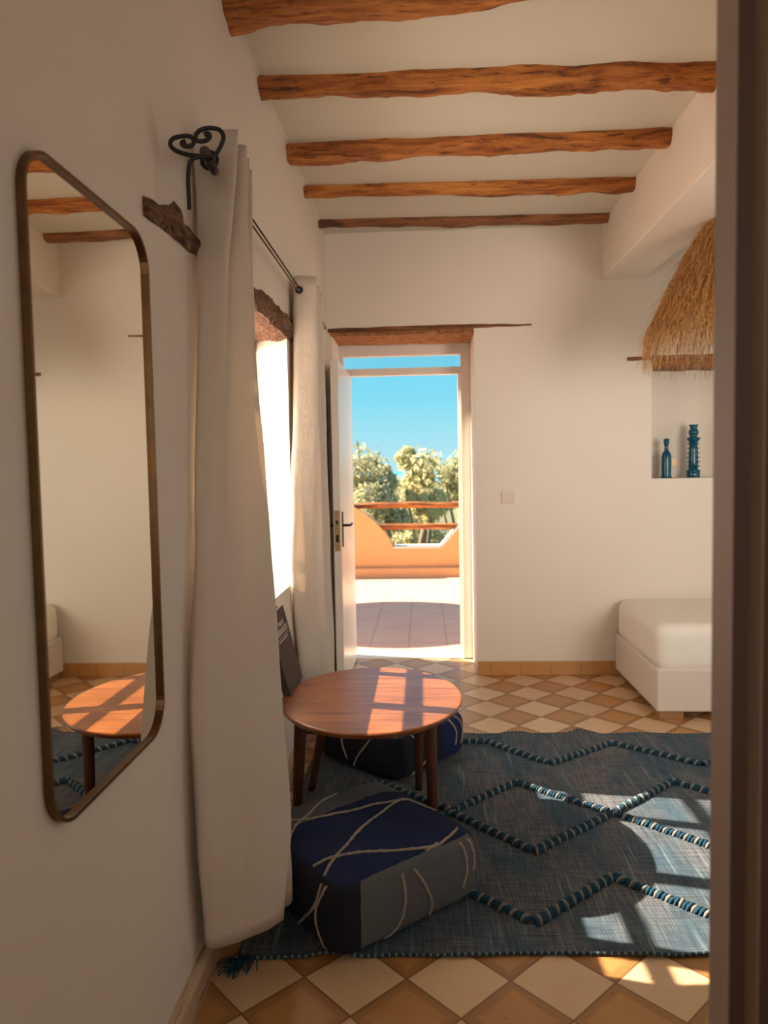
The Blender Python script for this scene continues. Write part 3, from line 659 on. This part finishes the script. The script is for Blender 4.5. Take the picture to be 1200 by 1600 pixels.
# ------------------------------------------------------------------ poufs
def pouf(loc, ang, size, h, label, layout):
    root = empty('floor_pouf', (loc[0], loc[1], .009), label, 'pouf', 'woven wool floor poufs')
    root_rot = Matrix.Rotation(ang, 4, 'Z'); n = 90; half = size/2*1.04
    def shape(u, v, w):   # cube coords -1..1 -> pillow
        p = 11.0; L = (abs(u)**p+abs(v)**p+abs(w)**p)**(1/p); m = max(abs(u), abs(v), abs(w)); s = m/L if L else 1
        x, y, z = u*s, v*s, w*s
        bul = 1+.045*(1-w*w)
        X = x*half*bul*(1-.018*abs(v)**2); Y = y*half*bul*(1-.018*abs(u)**2)
        Z = z*h/2*(1+.10*(1-u*u)*(1-v*v)*(1 if w > 0 else 0))
        q = Vector((X, Y, Z)); q += .006*Vector((noise.noise(q*9), noise.noise(q*9+Vector((5, 0, 0))), noise.noise(q*8+Vector((0, 9, 0)))))
        q += .0016*Vector((noise.noise(q*55), noise.noise(q*55+Vector((5, 0, 0))), noise.noise(q*55+Vector((0, 9, 0)))))
        q = root_rot @ q
        return Vector((loc[0]+q.x, loc[1]+q.y, .011+h/2*1.0+q.z))
    bm = bmesh.new(); cache = {}
    def vert(u, v, w):
        k = (round(u, 4), round(v, 4), round(w, 4))
        if k not in cache: cache[k] = bm.verts.new(shape(u, v, w))
        return cache[k]
    for ax in range(3):
        for sg in (-1, 1):
            for i in range(n):
                for j in range(n):
                    q = []
                    for a, b in ((i, j), (i+1, j), (i+1, j+1), (i, j+1)):
                        A, B = -1+2*a/n, -1+2*b/n
                        q.append((sg, A, B) if ax == 0 else ((A, sg, B) if ax == 1 else (A, B, sg)))
                    f = bm.faces.new([vert(*x) for x in q])
                    c = [sum(x[d] for x in q)/4 for d in range(3)]
                    f.material_index = layout['mat'](ax, sg, *c)
    obj('cover', bm, ['wgrey', 'wblue', 'wdark'], root, True)
    for L in layout['lines']:
        face, P = L; bm = bmesh.new(); pts = []
        cp = path([(a, b, 0) for a, b in P], max(20, 12*len(P)))
        for c in cp:
            u, v = c.x, c.y
            q = {'top': (u, v, 1), 'right': (1, u, v), 'front': (u, -1, v), 'left': (-1, u, v), 'back': (u, 1, v)}[face]
            s0 = shape(*q); pts.append(s0)
        cen = Vector((loc[0], loc[1], h/2))
        tube(bm, pts, lambda i: .0048+.0022*noise.noise((i*.9, P[0][0]*7, 0)), 7)
        obj('cream_stripe', bm, 'wcream', root, True)
    return root
# pouf 1 : near corner (-.27,1.99), right corner (.13,2.32); local +x = towards right corner edge, local -y = near-right side
def mat1(ax, sg, u, v, w):
    # local frame: near corner = (-1,-1); right corner = (1,-1); back = (1,1); left = (-1,1)
    if ax == 2 and sg > 0:
        return 0 if v > .46+.10*u-.55*max(0, u-.70)+.02*noise.noise((u*9, v*9, 0)) else 1
    if ax == 1 and sg < 0: return 2 if u < -.70 else 0      # near-right side
    if ax == 0 and sg < 0: return 2
    if ax == 1: return 0
    return 2
L1 = [('top', [(-.97, -.47), (-.66, -.46), (-.18, -.70), (.36, -.96), (.62, -.90), (.88, -.80)]),
      ('top', [(.24, -.99), (.36, -.96), (.45, -.93)]),
      ('top', [(-.97, -.70), (-.66, -.46), (-.20, -.21), (.28, .01), (.76, .19), (.90, -.03), (.97, -.3)]),
      ('top', [(-.72, .61), (-.29, .38), (.38, .27), (.85, .15)]),
      ('top', [(-.92, .20), (-.48, .52), (.27, .97)]),
      ('front', [(-.17, .75), (-.16, -.07), (-.22, -.60), (-.41, -.97)]),
      ('front', [(-.02, .75), (.13, .13), (.23, -.40), (.22, -.80)]),
      ('front', [(.72, .90), (.74, .15), (.67, -.46)]), ('front', [(.86, .90), (.90, .3), (.86, -.1)]),
      ('left', [(-.73, .88), (-.62, .21), (-.38, -.50), (-.22, -.92)]),
      ('left', [(-.82, .90), (-.66, .21), (-.70, -.44), (-.80, -.95)])]
ang1 = math.atan2(.33, .40)
pouf((-.222, 2.348), ang1, .535, .215, 'blue and grey wool pouf with cream zigzag lines in front of the coffee table', dict(mat=mat1, lines=L1))
def mat2(ax, sg, u, v, w):
    if ax == 2 and sg > 0: return 0
    if ax == 1 and sg < 0: return 2 if u < .25 else 1
    return 2
L2 = [('front', [(-.62, .95), (-.40, .3), (-.45, -.4), (-.60, -.9)]), ('front', [(-.25, .95), (-.1, .3), (-.25, -.4), (-.55, -.9)]),
      ('front', [(.45, .95), (.62, .3), (.60, -.4)]), ('front', [(.72, .95), (.86, .3), (.82, -.5)]),
      ('left', [(-.5, .95), (-.3, .3), (-.1, -.3), (.05, -.9)]), ('left', [(.2, .95), (.3, .2), (.2, -.6)]),
      ('top', [(-.9, -.4), (-.2, .1), (.6, .5)]), ('top', [(-.3, .9), (.3, -.1), (.9, -.9)])]
ang2 = math.atan2(.34, .285)
pouf((-.165, 3.49), ang2, .49, .205, 'dark navy wool pouf with grey top standing under and behind the coffee table', dict(mat=mat2, lines=L2))

# ------------------------------------------------------------------ rug
rug = empty('flatweave_rug', (.8, 2.85, 0), 'blue grey flatweave rug with raised zigzag ridges on the tiled floor', 'rug')
RX0, RX1, RY0, RY1 = -.555, 2.35, 1.99, 3.77
def rug_z(x, y):
    e = min(max(0, (y-RY0)), max(0, RY1-y)); w = math.exp(-e/.07)
    n = noise.noise((x*3.2, y*3.2, 0)); n2 = noise.noise((x*9, y*2.5, 4))
    return .0075 + .0035*max(0, n) + w*.034*max(0, noise.noise((x*5.5, 3 if y < 2.9 else 8, 0)))+.0015*n2
def rug_xy(s, t):
    x = RX0+(RX1-RX0)*s
    y0 = RY0 - .0 + .018*noise.noise((x*4, 0, 1)) + .048*min(1, max(0, (x+.45)/.8)); y1 = RY1-.04*max(0, .6-x)*0 + .016*noise.noise((x*5, 7, 1))
    y = y0+(y1-y0)*t; x += .012*noise.noise((y*5, 2, 0))
    return x, y
bm = bmesh.new(); nx, ny = 220, 150; top = []
for i in range(nx+1):
    col = []
    for j in range(ny+1):
        x, y = rug_xy(i/nx, j/ny); col.append(bm.verts.new((x, y, rug_z(x, y))))
    top.append(col)
for i in range(nx):
    for j in range(ny): bm.faces.new((top[i][j], top[i+1][j], top[i+1][j+1], top[i][j+1]))
bord = [top[i][0] for i in range(nx+1)] + [top[nx][j] for j in range(1, ny+1)] + [top[i][ny] for i in range(nx-1, -1, -1)] + [top[0][j] for j in range(ny-1, 0, -1)]
low = [bm.verts.new((v.co.x, v.co.y, max(.0005, v.co.z-.007))) for v in bord]
for i in range(len(bord)): bm.faces.new((bord[i], bord[(i+1) % len(bord)], low[(i+1) % len(bord)], low[i]))
obj('woven_field', bm, 'rug', rug, True)
for s_, t_ in (('near', 0), ('far', 1)):
    bm = bmesh.new(); pts = []
    for i in range(0, nx*2+1):
        x, y = rug_xy(i/nx/2, t_); pts.append((x, y, rug_z(x, y)-.001))
    tube(bm, pts, lambda i: .0055 if i % 2 else .0042, 6, mat=lambda i: i % 3 == 0); obj('bound_edge', bm, ['tuftblue', 'tuftgrey'], rug, True)
rnd = random.Random(5)
def ridge(P):
    bm = bmesh.new(); step = .0135; d_acc = 0; k = 0
    for a, b in zip(P, P[1:]):
        a, b = Vector(a), Vector(b); L = (b-a).length; d = (b-a)/L; q = Vector((-d.y, d.x)); n = int(L/step)
        for i in range(n):
            c = a+d*(i+.5)*step; k += 1
            z = rug_z(c.x, c.y)+.004; j = rnd.uniform(-.004, .004); ln = rnd.uniform(.013, .019)
            sk = d*rnd.uniform(.004, .011)
            p1 = c-q*ln-sk; p2 = c+q*ln+sk; mi = 0 if (k % 3) else 1
            pts = [(p1.x, p1.y, z-.004), ((c-q*ln*.6-sk*.5).x, (c-q*ln*.6-sk*.5).y, z+.007), (c.x, c.y, z+.011+j), ((c+q*ln*.6+sk*.5).x, (c+q*ln*.6+sk*.5).y, z+.007), (p2.x, p2.y, z-.004)]
            tube(bm, pts, lambda i: (.0045, .0062, .0068, .0062, .0045)[i], 6, mat=lambda i, mi=mi: mi)
    obj('zigzag_ridge', bm, ['tuftblue', 'tuftgrey'], rug, True)
ridge([(-.02, 3.50), (.17, 3.63), (.297, 3.647), (.577, 3.37), (.922, 3.625), (1.271, 3.362), (1.62, 3.62), (1.95, 3.37), (2.25, 3.6)])
ridge([(-.52, 2.88), (-.22, 3.16), (.10, 2.893), (.39, 3.161), (.733, 2.885), (1.06, 2.60), (1.42, 2.89), (1.75, 3.17), (2.1, 2.88)])
ridge([(-.52, 2.87), (-.22, 2.60), (.095, 2.875), (.385, 2.579), (.733, 2.878), (1.075, 3.180), (1.42, 2.87), (1.75, 2.59), (2.1, 2.87)])
ridge([(-.50, 2.17), (-.20, 2.42), (.122, 2.324), (.322, 2.165), (.621, 2.424), (.97, 2.12), (1.30, 2.42), (1.62, 2.15), (1.95, 2.42), (2.25, 2.15)])
for cx, cy, ddx, ddy in ((-.545, 1.985, -.5, -1), (.80, 3.775, -.2, 1), (-.53, 2.0, .1, -1)):
    bm = bmesh.new()
    for i in range(22):
        a = Vector((cx+rnd.uniform(-.02, .02), cy, .008)); e_ = a+Vector((ddx*rnd.uniform(.02, .06)+rnd.uniform(-.03, .03), ddy*rnd.uniform(.03, .08), rnd.uniform(-.004, .012)))
        tube(bm, path([a, (a+e_)/2+Vector((rnd.uniform(-.01, .01), 0, .006)), e_], 6), .0017, 5)
    obj('tassel', bm, 'tuftgrey' if cy > 3 else 'tuftblue', rug, True)

# ------------------------------------------------------------------ bed
BX0, BX1, BY0, BY1 = 1.262, 3.15, 3.99, 4.86
bed = empty('daybed', ((BX0+BX1)/2, (BY0+BY1)/2, 0), 'white upholstered daybed with fitted sheet against the back wall', 'bed')
bm = bmesh.new(); box(bm, (BX0, BY0, .045), (BX1, BY1, .285), .012, 3); obj('base', bm, 'bedbase', bed)
for x, y in ((BX0+.02, BY0+.02), (BX0+.02, BY1-.16), (BX1-.16, BY0+.02), (BX1-.16, BY1-.16)):
    bm = bmesh.new(); box(bm, (x, y, 0), (x+.13, y+.13, .05), .003); obj('foot', bm, 'oakfoot', bed)
bm = bmesh.new(); mx0, mx1, my0_, my1_, mz0_, mz1_ = BX0+.006, BX1-.01, BY0+.006, BY1-.01, .275, .525
cache = {}; n = (60, 36, 18)
def mshape(u, v, w):
    p = 9; L = (abs(u)**p+abs(v)**p+abs(w)**p)**(1/p); m = max(abs(u), abs(v), abs(w)); s = m/L
    x, y, z = u*s, v*s, w*s
    hx, hy, hz = (mx1-mx0)/2, (my1_-my0_)/2, (mz1_-mz0_)/2
    rr = .07
    # rounded box
    X, Y, Z = u*hx, v*hy, w*hz
    ix, iy, iz = max(-hx+rr, min(hx-rr, X)), max(-hy+rr, min(hy-rr, Y)), max(-hz+rr*.7, min(hz-rr, Z))
    dv = Vector((X-ix, Y-iy, Z-iz))
    if dv.length > 1e-6: 
        dv = dv.normalized()*rr
        X, Y, Z = ix+dv.x, iy+dv.y, max(-hz, iz+dv.z)
    wr = .006*noise.noise((X*7, Y*9, Z*4)) + .004*noise.noise((X*22, Y*16, Z*3))*(1-max(0, w))
    return Vector(((mx0+mx1)/2+X*(1+wr*.6), (my0_+my1_)/2+Y+wr*(1 if abs(v) > .9 else 0), (mz0_+mz1_)/2+Z+wr*.6))
def mv(u, v, w):
    k = (round(u, 4), round(v, 4), round(w, 4))
    if k not in cache: cache[k] = bm.verts.new(mshape(u, v, w))
    return cache[k]
for ax in range(3):
    o1, o2 = [d for d in range(3) if d != ax]
    for sg in (-1, 1):
        for i in range(n[o1]):
            for j in range(n[o2]):
                q = []
                for a, b in ((i, j), (i+1, j), (i+1, j+1), (i, j+1)):
                    c = [0, 0, 0]; c[ax] = sg; c[o1] = -1+2*a/n[o1]; c[o2] = -1+2*b/n[o2]; q.append(mv(*c))
                bm.faces.new(q)
obj('mattress', bm, 'sheet', bed, True)

# ------------------------------------------------------------------ bottles in the niche, socket, switch
def bottle(x, y, prof, label, spikes=0):
    root = empty('ceramic_bottle', (x, y, NZ0), label, 'bottle', 'teal bottles in the wall niche')
    bm = bmesh.new(); lathe(bm, prof, (x, y, NZ0), 28); obj('body', bm, 'teal', root, True)
    if spikes:
        bm = bmesh.new()
        for k in range(6):
            for a in range(8):
                t = a/8*6.283+k*.2; z = .075+k*.030; r = .027-.006*k/6
                tube(bm, [(x+math.cos(t)*(r-.004), y+math.sin(t)*(r-.004), NZ0+z), (x+math.cos(t)*(r+.019), y+math.sin(t)*(r+.019), NZ0+z+.002)], lambda i: .006-.004*i, 6)
        obj('knobs', bm, 'teal', root, True)
bottle(1.635, YF+.11, [(.034, 0), (.033, .012), (.030, .03), (.032, .09), (.031, .145), (.027, .165), (.014, .185), (.012, .20), (.014, .225), (.018, .235), (.017, .24), (.018, .262), (.014, .264)], 'shorter plain teal ceramic bottle, left one in the wall niche')
bottle(1.812, YF+.11, [(.046, 0), (.042, .006), (.042, .042), (.046, .048), (.030, .056), (.031, .10), (.029, .17), (.026, .235), (.044, .262), (.046, .266), (.026, .270), (.022, .278), (.031, .292), (.032, .310), (.021, .328), (.024, .342), (.030, .352), (.026, .354)], 'taller knobbly teal ceramic bottle, right one in the wall niche', 1)
def plate(name, x, y, z, s, label, cat, hole):
    root = empty(name, (x, y, z-s/2), label, cat)
    bm = bmesh.new(); box(bm, (x-s/2, y-.010, z-s/2), (x+s/2, y, z+s/2), .003); obj('plate', bm, 'plastic', root)
    if hole:
        bm = bmesh.new(); tube(bm, [(x, y-.012, z), (x, y-.006, z)], s*.28, 16); obj('socket_hole', bm, 'lock', root)
    else:
        bm = bmesh.new(); box(bm, (x-s*.30, y-.015, z-s*.25), (x+s*.30, y-.009, z+s*.25), .002); obj('rocker', bm, 'plastic', root)
plate('light_switch', .565, YF, 1.197, .083, 'small square light switch on the back wall to the right of the door', 'light switch', False)
plate('power_socket', 1.735, YF+.26, 1.41, .083, 'power socket at the back of the niche between the two bottles', 'socket', True)

# ------------------------------------------------------------------ straw pendant
LX, LY = 1.63, 3.80
lamp = empty('straw_pendant_lamp', (LX, LY, 1.95), 'shaggy straw pendant lampshade hanging over the daybed', 'lamp')
bm = bmesh.new(); tube(bm, [(LX, LY, 2.78), (LX, LY, CZ+.002)], .006, 8); obj('cord', bm, 'cord', lamp, True)
def rl(z):   # radius of the dome at height z
    t = (2.80-z)/(2.80-2.03); return .455*max(0, t)**.72
bm = bmesh.new(); lathe(bm, [(rl(z)*.93+.004, z) for z in (2.27, 2.34, 2.44, 2.54, 2.64, 2.72, 2.78)], (LX, LY, 0), 40); obj('shade_cone', bm, 'straw', lamp, True)
bm = bmesh.new(); rnd = random.Random(11)
for i in range(6500):
    a = rnd.uniform(0, 6.283); z0 = rnd.uniform(2.25, 2.79); ln = rnd.uniform(.22, .42); zend = max(rnd.uniform(1.86, 2.1), z0-ln); tw = rnd.uniform(-.34, .34); out = rnd.uniform(.0, .05) if rnd.random() < .95 else rnd.uniform(.05, .14)
    if z0 < 2.35: zend = rnd.uniform(1.86, 2.06)
    pts = []
    for q in range(6):
        t = q/5; z = z0+(zend-z0)*t; aa = a+tw*t; r = (rl(max(z, 2.03)))*(1.0) + .012 + out*t*t*.6 - (0.05*max(0, 2.03-z)/.15)*rnd.uniform(.2, 1)*0
        pts.append(Vector((LX+math.cos(aa)*r, LY+math.sin(aa)*r, z)))
    w = rnd.uniform(.0011, .0026)
    prev = None
    for q, p in enumerate(pts):
        s = Vector((-math.sin(a), math.cos(a), .3))*w*(1-q/6.5); u = Vector((math.cos(a), math.sin(a), 0))*w*.6
        cur = [bm.verts.new(p-s), bm.verts.new(p+u), bm.verts.new(p+s)]
        if prev: 
            for j in range(3): bm.faces.new((prev[j], prev[(j+1) % 3], cur[(j+1) % 3], cur[j]))
        prev = cur
tag(obj('straw_fringe', bm, 'straw', lamp, normals=False), kind='stuff')
